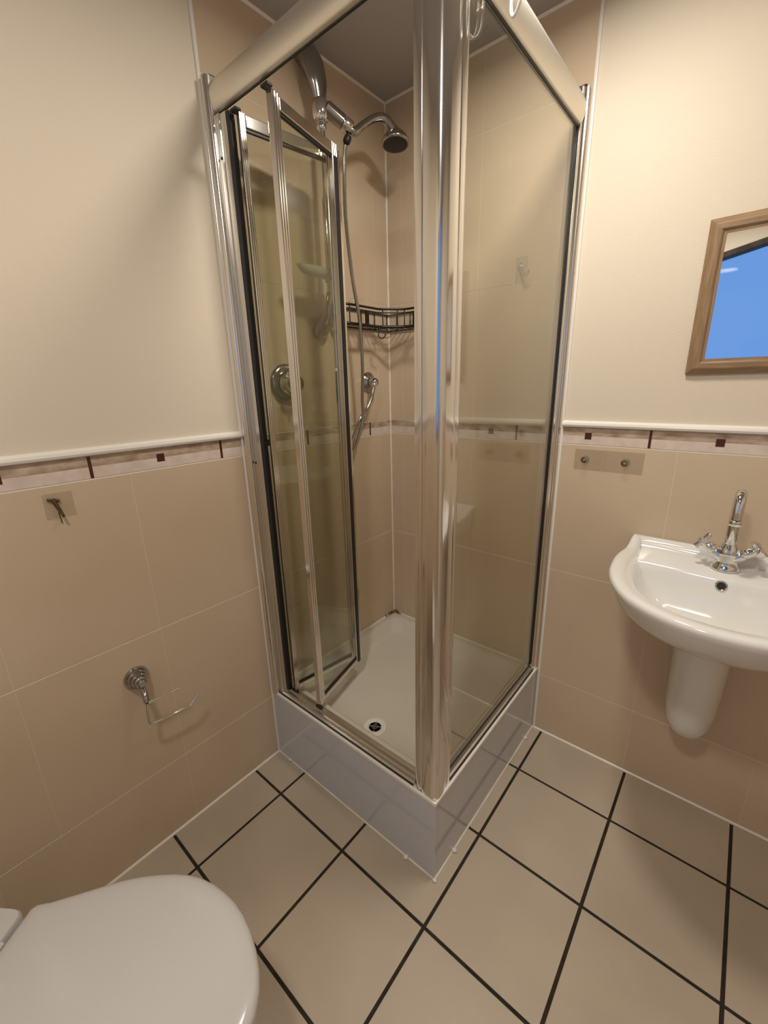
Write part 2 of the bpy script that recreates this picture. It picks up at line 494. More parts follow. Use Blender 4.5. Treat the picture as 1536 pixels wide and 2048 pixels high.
# ------------------------------------------------------------------ shower enclosure
en = thing('shower_enclosure', 'square corner shower enclosure with polished silver frame, folded glass door and fixed glass side', 'shower enclosure', (.70, -.70, .2985))
ZT0, ZT1 = 2.135, 2.200
# wall channel on left wall
def bow(p, q, b, n=6):
    """arc points from p to q bulging by b to the right-hand side"""
    p, q = Vector((*p, 0)), Vector((*q, 0)); d = q - p; nrm = Vector((d.y, -d.x, 0)).normalized()
    return [tuple((p + d * (k / n) + nrm * b * math.sin(PI * k / n)).to_2d()) for k in range(n + 1)]


bm = NB()
pts = [(.003, -.725)] + [(.003, -.764)] + bow((.003, -.768), (.013, -.7755), .001, 3) + [(.0145, -.7735)] + bow((.016, -.7765), (.024, -.776), .0012, 3) + [(.0255, -.7735)] + bow((.027, -.775), (.036, -.762), .003, 5) + [(.036, -.725)]
prism(bm, pts, .2985, 2.212)
wp = lab(obj('wall_channel', bm, M_chan, en, smooth=True, angle=.5), 'upright channel on the left wall')
bm = NB(); prism(bm, [(.004, -.727), (.004, -.762), (.034, -.762), (.035, -.727)], 2.2125, 2.2155); obj('end_cap', bm, M_black, wp)
bm = NB(); prism(bm, [(.0365, -.7255), (.0365, -.757), (.050, -.757), (.051, -.752), (.072, -.751), (.072, -.7255)], .2985, 2.129)
obj('expander_strip', bm, M_alu2, en, smooth=True, angle=.4)
for zz in (2.03, 1.20):
    bm = NB(); lathe(bm, [(.0035, 0), (.0035, .002), (0, .003)], (.045, -.7575, zz), (0, -1, 0), 12); obj('screw', bm, M_black, en)
bm = NB(); prism(bm, [(.0725, -.732), (.0725, -.749), (.080, -.749), (.084, -.746), (.084, -.732)], .325, 2.128)
obj('door_seal', bm, M_black, en)
# right wall channel
bm = NB()
pts = [(.722, -.002), (.722, -.026)] + bow((.724, -.030), (.742, -.030), -.001, 3) + [(.7435, -.028)] + bow((.745, -.0295), (.7565, -.018), -.003, 5) + [(.7555, -.0165)] + bow((.758, -.015), (.757, -.006), -.001, 3) + [(.756, -.0055)]
prism(bm, pts, .2985, 2.226)
wp2 = lab(obj('wall_channel', bm, M_chan, en, smooth=True, angle=.5), 'upright channel on the right wall')
bm = NB(); prism(bm, [(.724, -.007), (.724, -.025), (.750, -.025), (.754, -.008)], 2.2265, 2.2295); obj('end_cap', bm, M_black, wp2)
bm = NB(); prism(bm, [(.733, -.0315), (.741, -.0315), (.741, -.040), (.733, -.040)], .325, 2.128)
obj('glass_seal', bm, M_black, en)
# corner post
bm = NB()
pts = [(.679, -.712), (.679, -.752)] + bow((.682, -.7565), (.7025, -.7615), .0012, 4) + [(.704, -.7595), (.7055, -.7605)]
pts += bow((.707, -.7622), (.735, -.7655), .0012, 5)
for k in range(9):
    a = -PI / 2 + PI / 2 * k / 8; pts.append((.740 + .0185 * math.cos(a), -.747 + .0190 * math.sin(a)))
pts += bow((.7585, -.744), (.7555, -.712), .0012, 5) + [(.7535, -.7105), (.7545, -.709)] + bow((.7560, -.7075), (.7515, -.681), .0012, 4) + [(.7480, -.678), (.712, -.678), (.712, -.712)]
prism(bm, pts, .2995, 2.235)
obj('corner_post', bm, M_alu, en, smooth=True, angle=.35)
# rails
sec = [(.005, 0), (.005, .066), (-.004, .068), (-.010, .064), (-.0155, .050), (-.0175, .035), (-.0155, .018), (-.010, .003), (-.006, 0)]
bm = NB(); extrude(bm, sec, (.0365, -.752, ZT0), (.6755, -.752, ZT0), (0, 1, 0), (0, 0, 1))
obj('top_rail', bm, M_rail, en, smooth=True, angle=.9)
bm = NB(); extrude(bm, [(-u, v) for u, v in sec], (.740, -.0315, ZT0), (.740, -.6775, ZT0), (1, 0, 0), (0, 0, 1))
tr2 = obj('top_rail', bm, M_rail, en, smooth=True, angle=.9)
bm = NB(); box(bm, (.0375, -.7485, ZT0 - .003), (.675, -.745, ZT0 - .0005)); obj('rail_gasket', bm, M_black, en)
bm = NB(); box(bm, (.7325, -.6775, ZT0 - .007), (.7405, -.0315, ZT0 - .0005)); obj('rail_gasket', bm, M_black, en)
sec = [(.022, 0), (.022, .020), (.014, .024), (.004, .024), (.001, .013), (-.006, .012), (-.009, .006), (-.016, .004), (-.0165, 0)]
bm = NB(); extrude(bm, sec, (.0365, -.742, .2987), (.6755, -.742, .2987), (0, 1, 0), (0, 0, 1)); obj('bottom_track', bm, M_alu2, en, smooth=True, angle=.4)
bm = NB(); extrude(bm, [(-u, v) for u, v in sec], (.732, -.0315, .2987), (.732, -.6775, .2987), (1, 0, 0), (0, 0, 1)); obj('bottom_track', bm, M_alu2, en, smooth=True, angle=.4)
for a_, b_ in (((.037, -.7612, .2987), (.675, -.7588, .3035)), ((.7489, -.677, .2987), (.7515, -.032, .3035))):
    bm = NB(); box(bm, a_, b_); obj('track_reflection', bm, M_black, en)  # black strips standing in for the dark reflection along the track's outer slope
# fixed glass
bm = NB(); box(bm, (.734, -.6785, .323), (.739, -.0325, ZT0 - .008)); gp = obj('fixed_glass', bm, M_glassB, en)
bm = NB(); box(bm, (.7315, -.678, .323), (.7335, -.045, .328)); box(bm, (.7395, -.678, .323), (.7415, -.045, .328)); obj('glass_bead', bm, M_black, gp)


# folding door leaves
def leaf(A, B, za, zb, w_a, w_b, lbl, th=.010):
    A, B = Vector((*A, 0)), Vector((*B, 0)); d = (B - A).normalized(); n = Vector((-d.y, d.x, 0)); L = (B - A).length
    bm = NB()

    def ob(bm, a0, a1, n0, n1, z0, z1):
        prism(bm, [tuple((A + d * a + n * q).to_2d()) for a, q in ((a0, n0), (a1, n0), (a1, n1), (a0, n1))], z0, z1)
    ob(bm, w_a * .8, L - w_b * .8, -.0025, .0025, za + .012, zb - .012)
    gl = lab(obj('door_leaf', bm, M_glassA, en), lbl)

    def stile(a0, a1):
        b2 = NB(); wd = a1 - a0
        pp = [(a0, -th)]
        nn = 3
        for side in (1, -1):
            for k in range(nn):
                u0 = a0 + wd * (k + .08) / nn; u1 = a0 + wd * (k + .92) / nn
                if side < 0: u0, u1 = a0 + wd * (nn - k - .08) / nn, a0 + wd * (nn - k - .92) / nn
                s = th * side
                pp += [(u0, s * .78), (u0 + (u1 - u0) * .25, s), (u0 + (u1 - u0) * .75, s), (u1, s * .78)]
        pp = pp[1:]
        prism(b2, [tuple((A + d * a + n * q).to_2d()) for a, q in pp], za, zb)
        return b2
    s1 = obj('stile', stile(0, w_a), M_alu, gl, smooth=True, angle=.5)
    s2 = obj('stile', stile(L - w_b, L), M_alu, gl, smooth=True, angle=.5)
    for z0, z1, nm in ((zb - .030, zb - .002, 'head_bar'), (za + .002, za + .020, 'foot_bar')):
        b3 = NB(); ob(b3, w_a + .0005, L - w_b - .0005, -.0085, .0085, z0, z1); obj(nm, b3, M_alu, gl, bevel=.002)
    for z0, z1 in ((zb - .036, zb - .0305), (za + .0205, za + .025)):
        b3 = NB(); ob(b3, w_a + .0005, L - w_b - .0005, -.0045, .0045, z0, z1); obj('gasket', b3, M_black, gl)
    return gl, A, d, n, L


FX, FY = .152, -.447
g1, *_ = leaf((.106, -.738), (FX - .004, FY), .335, 2.118, .018, .024, 'hinged glass leaf nearest the left wall', .0075)
g2, A2, d2, n2, L2 = leaf((.240, -.738), (FX + .020, FY - .006), .335, 2.118, .030, .030, 'sliding glass leaf')
bm = NB(); prism(bm, [(FX - .012, FY + .002), (FX + .022, FY - .004), (FX + .024, FY + .008), (FX - .010, FY + .014)], .345, 2.11); obj('fold_hinge', bm, M_alu, en)
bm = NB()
prism(bm, [tuple((A2 + d2 * a + n2 * q).to_2d()) for a, q in ((L2 - .024, -.0104), (L2 - .007, -.0104), (L2 - .007, -.0122), (L2 - .024, -.0122))], .340, 2.085); obj('stile_reflection', bm, M_black, g2)  # black strip on the stile face imitates its reflection of the dark room
for (x_, y_) in ((.103, -.742), (.240, -.744)):
    bm = NB(); box(bm, (x_ - .012, y_ - .008, 2.1185), (x_ + .014, y_ + .010, 2.1255)); obj('pivot_block', bm, M_black, en, bevel=.002)
    bm = NB(); box(bm, (x_ - .012, y_ + .001, .3235), (x_ + .014, y_ + .014, .334)); obj('pivot_block', bm, M_black, en, bevel=.002)

# white over-rail hook
bm = NB()
yh = -.556
P = smooth_path([(.713, yh - .001, 2.185), (.716, yh, 2.206), (.730, yh, 2.2065), (.752, yh, 2.2065), (.7655, yh, 2.200), (.768, yh, 2.17), (.769, yh - .001, 2.13), (.773, yh - .004, 2.112), (.781, yh - .009, 2.104), (.791, yh - .013, 2.112), (.796, yh - .015, 2.130), (.797, yh - .015, 2.160)], 6)
tube(bm, P, .0032, 8)
P = smooth_path([(.768, yh, 2.17), (.7685, yh - .002, 2.15), (.769, yh - .012, 2.142), (.7695, yh - .020, 2.152), (.769, yh - .026, 2.19), (.7665, yh - .024, 2.203), (.752, yh - .02, 2.2065), (.73, yh - .014, 2.2065)], 6)
tube(bm, P, .0032, 8)
tag(obj('over_rail_hook', bm, M_wplas, None, smooth=True), 'white looped hook hung over the top rail of the fixed glass side', 'hook')

# ------------------------------------------------------------------ shower rail
rl = thing('shower_riser_rail', 'chrome shower rail with curved ends on the left tiled wall inside the shower', 'shower rail', (0, -.41, 1.66))
ry = -.400
bm = NB()
P = smooth_path([(.002, ry - .012, 2.425), (.026, ry - .010, 2.412), (.050, ry - .006, 2.375), (.062, ry - .002, 2.33), (.066, ry, 2.285)], 7)
tube(bm, P, resample([.034, .042, .042, .034, .020], len(P)), 18, flat=((1, 0, 0), .6))
obj('top_bracket', bm, M_chromed, rl, smooth=True, angle=1)
bm = NB()
P = smooth_path([(.066, ry, 1.745), (.062, ry - .003, 1.71), (.050, ry - .004, 1.67), (.026, ry - .008, 1.635), (.002, ry - .008, 1.622)], 7)
tube(bm, P, resample([.015, .020, .026, .030, .028], len(P)), 18, flat=((1, 0, 0), .55))
obj('bottom_bracket', bm, M_chromed, rl, smooth=True, angle=1)
bm = NB(); tube(bm, [(.066, ry, 1.7455), (.066, ry, 2.284)], .0105, 16); obj('rail_tube', bm, M_chrome, rl, smooth=True, angle=1)
bm = NB(); lathe(bm, [(.012, -.030), (.022, -.028), (.026, -.015), (.027, .005), (.024, .022), (.014, .030), (.0108, .031)], (.066, ry, 2.262), (0, 0, 1), 24)
lathe(bm, [(.0115, -.055), (.0150, -.052), (.0155, -.040), (.0120, -.033)], (.066, ry, 2.262), (0, 0, 1), 20)
sl = obj('slider', bm, M_chrome, rl, smooth=True, angle=1)
bm = NB()
hA, hB = Vector((.080, -.392, 2.268)), Vector((.128, -.318, 2.215))
hd = (hB - hA)
lathe(bm, [(.016, 0), (.0215, .004), (.0210, hd.length * .62), (.0195, hd.length * .63)], hA, hd, 20)
hold = obj('handset_holder', bm, M_chromed, sl, smooth=True, angle=.7)
# soap dish clipped on the rail
sd = thing('soap_dish', 'pale oval soap dish clipped on the chrome shower rail behind the door glass', 'soap dish', (.085, -.44, 1.775))
bm = NB()
ov = lambda rx, ry_, z: [(.108 + rx * math.cos(2 * PI * k / 32), -.490 + ry_ * math.sin(2 * PI * k / 32), z) for k in range(32)]
loft(bm, [ov(.010, .040, 1.772), ov(.018, .065, 1.776), ov(.024, .082, 1.788), ov(.027, .088, 1.798), ov(.024, .084, 1.798), ov(.019, .072, 1.786), ov(.01, .045, 1.780)])
obj('dish', bm, M_dish, sd, smooth=True, angle=1)
bm = NB(); lathe(bm, [(.0112, -.014), (.016, -.012), (.016, .012), (.0112, .014)], (.066, ry, 1.79), (0, 0, 1), 18); obj('clip', bm, M_dish, sd, smooth=True, angle=1)
bm = NB(); box(bm, (.075, -.422, 1.784), (.100, -.405, 1.796)); obj('bracket', bm, M_dish, sd, bevel=.002)

# hand shower
hs = thing('hand_shower', 'chrome handheld shower head resting in the rail holder near the corner', 'shower head', tuple(hB))
HC = Vector((.174, -.160, 2.224)); HN = Vector((.06, -.10, -.99)).normalized()
bm = NB()
P = smooth_path([hA + hd * .64, hB, (.138, -.288, 2.238), (.150, -.245, 2.268), (.162, -.205, 2.279), HC - HN * .032 + Vector((-.004, -.006, 0)), HC - HN * .018], 7)
tube(bm, P, resample([.016, .0135, .0115, .012, .0145, .020, .026], len(P)), 18)
obj('handle', bm, M_chromed, hs, smooth=True, angle=1)
bm = NB(); lathe(bm, [(.018, -.034), (.030, -.027), (.042, -.013), (.048, -.002), (.048, .003), (.045, .006)], HC, HN, 36); obj('head_shell', bm, M_chromed, hs, smooth=True, angle=.8)
bm = NB(); lathe(bm, [(.0445, .0055), (.030, .0085), (0, .010)], HC, HN, 36); obj('spray_plate', bm, M_black, hs, smooth=True, angle=1)
bm = NB(); lathe(bm, [(.0212, 0), (.0216, .002), (.0216, .022), (.0185, .026)], hA + hd * .66, hd, 20); lab(obj('collar', bm, M_alu, hs, smooth=True, angle=.8), 'pale collar')
# hose end + hose
bm = NB()
lathe(bm, [(.010, 0), (.012, .003), (.012, .018), (.008, .024)], (.123, -.338, 2.198), (-.25, -.35, -.9), 16)
obj('hose_nut', bm, M_black, hs, smooth=True, angle=1)
bm = NB()
P = smooth_path([(.116, -.347, 2.176), (.105, -.345, 2.12), (.092, -.335, 1.98), (.094, -.316, 1.80), (.098, -.291, 1.66), (.090, -.276, 1.50), (.076, -.268, 1.38), (.074, -.266, 1.31), (.070, -.292, 1.235), (.066, -.325, 1.17), (.062, -.345, 1.10), (.058, -.348, 1.075),
                 (.054, -.340, 1.085), (.056, -.330, 1.16), (.060, -.312, 1.235), (.062, -.270, 1.305), (.062, -.225, 1.345), (.062, -.196, 1.385), (.061, -.180, 1.425)], 12)
n_ = len(P)
tube(bm, P, [.0062 + (.0006 if i % 2 else 0) for i in range(n_)], 10)
tag(obj('shower_hose', bm, M_chromed, None, smooth=True, angle=2), 'long silver flexible hose looping from the shower head down to the wall outlet', 'hose')
# wall outlet
wo = thing('hose_outlet', 'small chrome wall elbow where the silver hose leaves the shower wall', 'outlet', (0, -.146, 1.445))
bm = NB(); lathe(bm, [(.042, .001), (.042, .004), (.036, .010), (.024, .018), (.020, .022)], (0, -.146, 1.445), (1, 0, 0), 32); obj('rose', bm, M_chromed, wo, smooth=True, angle=1)
bm = NB(); lathe(bm, [(.0195, .0225), (.018, .045), (.016, .056), (.006, .064), (0, .065)], (0, -.146, 1.445), (1, -.25, 0), 20)
obj('elbow', bm, M_chromed, wo, smooth=True, angle=1)
bm = NB(); lathe(bm, [(.010, 0), (.011, .004), (.011, .018), (.008, .022)], (.058, -.168, 1.442), (.05, -.45, -.5), 16); obj('nozzle', bm, M_chrome, wo, smooth=True, angle=1)
# shower valve
sv = thing('shower_valve', 'large round chrome mixer valve on the left shower wall seen through the door glass', 'shower valve', (0, -.575, 1.445))
bm = NB(); lathe(bm, [(.066, .001), (.066, .006), (.062, .012), (.050, .016), (.046, .016)], (0, -.575, 1.445), (1, 0, 0), 48); obj('backplate', bm, M_chromed, sv, smooth=True, angle=1)
bm = NB(); lathe(bm, [(.0455, .0165), (.044, .030), (.036, .034), (.032, .034), (.031, .060), (.026, .066), (0, .067)], (0, -.575, 1.445), (1, 0, 0), 40)
obj('control_knob', bm, M_chrome, sv, smooth=True, angle=.8)
bm = NB(); box(bm, (.045, -.580, 1.405), (.056, -.570, 1.3995)); tube(bm, [(.050, -.575, 1.414), (.058, -.575, 1.388)], [.005, .004], 10); obj('lever', bm, M_chrome, sv, smooth=True)

# ------------------------------------------------------------------ corner basket
bk = thing('wire_corner_basket', 'black wire corner shelf basket fixed in the shower corner', 'basket', (.05, -.05, 1.655))
front = [(.006, -.350), (.030, -.352), (.078, -.335), (.082, -.325), (.082, -.165), (.092, -.150), (.128, -.108), (.150, -.086), (.165, -.082), (.325, -.082), (.335, -.078), (.352, -.030), (.350, -.006)]
back = [(.350, -.006), (.006, -.006), (.006, -.350)]
bm = NB()
def p3(pts, z): return [(x, y, z) for x, y in pts]
tube(bm, p3(front, 1.716), .0042, 8); tube(bm, p3(front, 1.703), .0024, 8)
tube(bm, p3(back, 1.716), .0030, 8)
obj('top_rim', bm, M_wire, bk, smooth=True, angle=2)
bm = NB()
tube(bm, p3(front, 1.652), .0058, 8); tube(bm, p3(back, 1.652), .0030, 8)
for k in range(10):
    y_ = -.345 + .026 * k; tube(bm, [(.006, y_, 1.652), (.079, y_, 1.652)], .0016, 6)
for k in range(1, 13):
    x_ = .026 * k; y_ = -.080
    if x_ < .15: y_ = -(.150 - (x_ - .092) * 1.15) if x_ > .092 else -.15
    tube(bm, [(x_, -.006, 1.652), (x_, y_, 1.652)], .0016, 6)
obj('floor_wires', bm, M_wire, bk, smooth=True, angle=2)
for (x_, y_) in ((.082, -.325), (.092, -.150), (.130, -.106), (.150, -.086), (.325, -.082), (.006, -.02), (.03, -.352), (.006, -.10), (.006, -.18), (.05, -.006), (.12, -.006), (.19, -.006)):
    bm = NB(); tube(bm, [(x_, y_, 1.652), (x_, y_, 1.716)], .0022, 6); obj('upright', bm, M_wire, bk, smooth=True, angle=2)
for (a, b) in (((.079, -.240), (.085, -.222)), ((.188, -.085), (.206, -.079))):
    bm = NB(); box(bm, (a[0], a[1], 1.650), (b[0], b[1], 1.705)); obj('adhesive_plate', bm, M_wire, bk, bevel=.001)
bm = NB()
P = smooth_path([(.086, -.163, 1.651), (.088, -.166, 1.637), (.086, -.172, 1.623), (.090, -.169, 1.611), (.098, -.160, 1.609), (.104, -.153, 1.618), (.104, -.152, 1.626)], 5)
tube(bm, P, .0024, 8); obj('hook', bm, M_wire, bk, smooth=True, angle=2)
for (o_, ax_) in (((0, -.235, 1.735), (1, 0, 0)), ((.21, 0, 1.735), (0, -1, 0))):
    bm = NB(); lathe(bm, [(.016, .001), (.016, .003), (.006, .006), (0, .0065)], o_, ax_, 20); obj('suction_pad', bm, M_clear, bk, smooth=True)

# ------------------------------------------------------------------ adhesive hooks
ah = thing('adhesive_hook', 'small chrome hook on a clear sticky pad on the shower tiles behind the fixed glass', 'hook', (.583, 0, 1.79))
bm = NB(); prism(bm, [(.563, -.0012), (.563, -.0004), (.603, -.0004), (.603, -.0012)], 1.752, 1.835); obj('sticky_pad', bm, M_clear, ah)
bm = NB(); P = smooth_path([(.580, -.004, 1.812), (.581, -.008, 1.800), (.590, -.012, 1.784), (.603, -.020, 1.770), (.616, -.028, 1.770), (.622, -.032, 1.785)], 5)
tube(bm, P, .0028, 8); lathe(bm, [(.009, .0015), (.009, .005), (.004, .007), (0, .007)], (.580, 0, 1.806), (0, -1, 0), 16)
obj('wire_hook', bm, M_chrome, ah, smooth=True, angle=1)
ah = thing('adhesive_hook', 'small tarnished hook on a clear square pad on the left wall tiles under the border', 'hook', (0, -1.290, 1.17))
bm = NB(); prism(bm, [(.0004, -1.257), (.0012, -1.257), (.0012, -1.318), (.0004, -1.318)], 1.140, 1.203); obj('sticky_pad', bm, M_clear, ah)
bm = NB(); P = smooth_path([(.004, -1.298, 1.190), (.006, -1.297, 1.184), (.009, -1.293, 1.170), (.013, -1.289, 1.154), (.019, -1.288, 1.147), (.024, -1.289, 1.153)], 5)
tube(bm, P, resample([.005, .0045, .003, .0022], len(P)), 8)
tube(bm, [(.004, -1.309, 1.190), (.005, -1.286, 1.184)], .0035, 8)
tube(bm, [(.003, -1.293, 1.155), (.0035, -1.291, 1.128)], .0012, 6)
obj('wire_hook', bm, M_dull, ah, smooth=True, angle=1)
hk = thing('twin_hook_strip', 'clear rectangular strip with two small clear pegs on the right wall tiles above the basin', 'hook', (.92, 0, 1.17))
bm = NB(); prism(bm, [(p[0], -.0014) for p in ((.817, 0), (1.026, 0))] + [(1.026, -.0004), (.817, -.0004)], 1.138, 1.208); obj('sticky_strip', bm, glass('strip_plastic', (.955, .95, .945), .06), hk, bevel=.0003)
for x_ in (.852, .975):
    bm = NB(); lathe(bm, [(.014, .0016), (.014, .004), (.006, .006), (.005, .016), (.010, .020), (.010, .024), (0, .025)], (x_, 0, 1.174), (0, -1, 0), 20)
    obj('peg', bm, M_clear, hk, smooth=True, angle=1)

# ------------------------------------------------------------------ mirror
mr = thing('wall_mirror', 'rectangular mirror in an oak frame hanging on the right wall above the basin', 'mirror', (1.42, 0, 1.45))
MX0, MX1, MZ0, MZ1 = 1.094, 1.75, 1.441, 1.826
fwid = .040
for (pts) in (((MX0, MZ0), (MX1, MZ0), (MX1 - fwid, MZ0 + fwid), (MX0 + fwid, MZ0 + fwid)), ((MX0, MZ1), (MX1, MZ1), (MX1 - fwid, MZ1 - fwid), (MX0 + fwid, MZ1 - fwid)),
              ((MX0, MZ0), (MX0, MZ1), (MX0 + fwid, MZ1 - fwid), (MX0 + fwid, MZ0 + fwid)), ((MX1, MZ0), (MX1, MZ1), (MX1 - fwid, MZ1 - fwid), (MX1 - fwid, MZ0 + fwid))):
    bm = NB()
    # outer edge deep, inner lip lower
    o1, o2, i2, i1 = [Vector((p[0], 0, p[1])) for p in pts]
    def ln(a, b, f): return a + (b - a) * f
    rows = [(0, -.0005), (0, -.005), (.34, -.0150), (.40, -.0158), (.70, -.0158), (.78, -.0135), (.84, -.0105), (1.0, -.0100), (1.0, -.0005)]
    A = [bm.verts.new(ln(o1, i1, f) + Vector((0, d, 0))) for f, d in rows]; B = [bm.verts.new(ln(o2, i2, f) + Vector((0, d, 0))) for f, d in rows]
    for k in range(len(rows) - 1): bm.faces.new((A[k], A[k + 1], B[k + 1], B[k]))
    bm.faces.new((A[-1], A[0], B[0], B[-1])); bm.faces.new(A); bm.faces.new(B[::-1])
    obj('frame_rail', bm, M_wood if abs(o1.x - o2.x) > .1 else M_woodv, mr)
bm = NB(); box(bm, (MX0 + fwid - .002, -.0095, MZ0 + fwid - .002), (MX1 - fwid + .002, -.004, MZ1 - fwid + .002)); obj('mirror_glass', bm, M_mirror, mr)

# ------------------------------------------------------------------ wash basin
BXc = 1.278
wb = thing('wash_basin', 'white ceramic wash basin mounted on the right wall under the mirror', 'basin', (BXc, 0, .72))
half = [(.250, -.002), (.251, -.030), (.252, -.060), (.256, -.095), (.262, -.135), (.265, -.180), (.262, -.235), (.255, -.290), (.240, -.345), (.217, -.395), (.186, -.440), (.145, -.475), (.098, -.500), (.050, -.513), (0, -.517)]


def outline(hp, n=72):
    full = [Vector((-x, y)) for x, y in hp] + [Vector((x, y)) for x, y in hp[::-1][1:]]
    full = [Vector(v) for v in full]
    P = [v.to_2d() for v in smooth_path([(v.x, v.y, 0) for v in full], 5)]
    # close along back
    bk_ = [Vector((full[-1].x + (full[0].x - full[-1].x) * k / 14, full[0].y)) for k in range(1, 14)]
    return P + bk_


O = outline(half)
cen = Vector((0, -.24))


def inset(poly, d, ymax=None, cx=0, cy=-.24, sx=None):
    out = []
    for p in poly:
        v = p - Vector((cx, cy)); l = v.length
        q = Vector((cx, cy)) + v * max(0.02, (l - d) / l)
        if ymax is not None: q.y = min(q.y, ymax)
        out.append(q)
    return out


def zr(y): 
    t_ = max(0, min(1, (y + .10) / .085)); t_ = t_ * t_ * (3 - 2 * t_)
    return .923 + .022 * t_


def R3(poly, zf): return [(BXc + p.x, min(p.y, -.0015), zf(p) if callable(zf) else zf) for p in poly]


rings = []
def belly(s, zb, yb):   # scaled about back wall
    return [(BXc + p.x * s, min(-.0015, p.y * s if p.y < -.003 else p.y), zb) for p in O]
rings.append([(BXc + p.x * .16, min(-.0015, -.05 + (p.y) * .30), .764) for p in O])
rings.append([(BXc + p.x * .42, min(-.0015, p.y * .55), .769) for p in O])
rings.append([(BXc + p.x * .66, min(-.0015, p.y * .74), .788) for p in O])
rings.append([(BXc + p.x * .83, min(-.0015, p.y * .875), .822) for p in O])
rings.append([(BXc + p.x * .925, min(-.0015, p.y * .95), .856) for p in O])
rings.append([(BXc + p.x * .965, min(-.0015, p.y * .975), .885) for p in O])
rings.append(R3(inset(O, .004), lambda p: zr(p.y) - .026))
rings.append(R3(O, lambda p: zr(p.y) - .016))
rings.append(R3(O, lambda p: zr(p.y) - .008))
rings.append(R3(inset(O, .004), lambda p: zr(p.y) - .002))
rings.append(R3(inset(O, .010), lambda p: zr(p.y)))
I1 = inset(O, .036, -.030)
rings.append(R3(I1, lambda p: zr(p.y) - .0005))
rings.append(R3(inset(O, .041, -.036), lambda p: zr(p.y) - .005 - .006 * (p.y > -.1)))
I2 = inset(O, .047, -.046)
led = lambda p: .914 - .0 * p.x
rings.append(R3(I2, lambda p: min(zr(p.y) - .012, .915)))
I3 = inset(O, .052, -.142)
def soft(poly):
    out = []
    for p in poly:
        q = p.copy()
        if q.y > -.155: q.y = -.150 - .012 * (1 - min(1, abs(q.x) / .2))
        if abs(q.x) > .19 and q.y > -.17: q.x *= .985
        out.append(q)
    return out
B0 = soft(I3)
rings.append(R3(B0, .913))
B1 = [Vector((p.x * .965, -.25 + (p.y + .25) * .93)) for p in B0]
rings.append(R3(B1, .904))
def bowl(s, z): return R3([Vector((p.x * s, -.262 + (p.y + .262) * s)) for p in B1], z)
for s_, z_ in ((.95, .885), (.89, .862), (.80, .836), (.66, .810), (.48, .792), (.28, .783), (.12, .780)):
    rings.append(bowl(s_, z_))
bm = NB(); loft(bm, rings)
o = obj('basin_bowl', bm, M_cer, wb, smooth=True, angle=1.4)
bm = NB()
OVO, OVN = (BXc - .004, -.1695, .893), (0, -.95, .30)
lathe(bm, [(.0100, .001), (.0100, .0035), (.0118, .0045), (.0135, .003), (.0135, .0002)], OVO, OVN, 28)
ovf = obj('overflow_ring', bm, M_chromed, wb, smooth=True)
bm = NB(); lathe(bm, [(0, .0032), (.0101, .0032), (.0101, .001)], OVO, OVN, 28); obj('overflow_hole', bm, M_hole, ovf)
bm = NB(); lathe(bm, [(.0, .002), (.015, .0025), (.022, .004), (.024, .002), (.024, -.002)], (BXc, -.262, .781), (0, 0, 1), 28); obj('waste', bm, M_chrome, wb, smooth=True)
# siphon cover
bm = NB()
sc_r = []
for z_, hw, dp in ((.7625, .080, .190), (.72, .078, .185), (.62, .074, .175), (.52, .072, .165), (.44, .070, .158), (.39, .066, .150), (.355, .056, .132), (.335, .042, .106), (.325, .024, .070)):
    r_ = []
    for k in range(25):
        a = PI * k / 24
        r_.append((BXc - .012 - hw * math.copysign(abs(math.cos(a)) ** .8, math.cos(a)), -.002 - dp * math.sin(a) ** .75, z_))
    for k in range(1, 6): r_.append((BXc - .012 + hw - 2 * hw * k / 6, -.002, z_))
    sc_r.append(r_)
loft(bm, sc_r)
tag(obj('siphon_cover', bm, M_cer, None, smooth=True, angle=1.4), 'white rounded half pedestal cover hanging on the wall under the basin', 'pedestal')

# basin tap
tp = thing('basin_mixer_tap', 'chrome mixer tap with two cross handles standing on the basin', 'tap', (BXc - .004, -.092, .915))
tx, ty = BXc - .004, -.092
bm = NB(); lathe(bm, [(.034, .000), (.034, .006), (.030, .012), (.026, .018), (.025, .032), (.027, .048), (.023, .062), (.018, .070), (.0155, .076)], (tx, ty, .9152), (0, 0, 1), 32)
obj('tap_body', bm, M_chrome, tp, smooth=True, angle=1)
bm = NB()
P = smooth_path([(tx, ty, .980), (tx, ty, 1.06), (tx, ty - .002, 1.100), (tx, ty - .014, 1.128), (tx, ty - .036, 1.140), (tx, ty - .058, 1.128), (tx, ty - .068, 1.100), (tx, ty - .070, 1.078)], 7)
tube(bm, P, resample([.0145, .0143, .014, .0135, .013, .0128, .0125, .0125], len(P)), 18)
lathe(bm, [(.0128, 0), (.0148, .002), (.0148, .014), (.0125, .016)], (tx, ty - .0700, 1.0775), (0, 0, -1), 20)
obj('spout', bm, M_chrome, tp, smooth=True, angle=1)
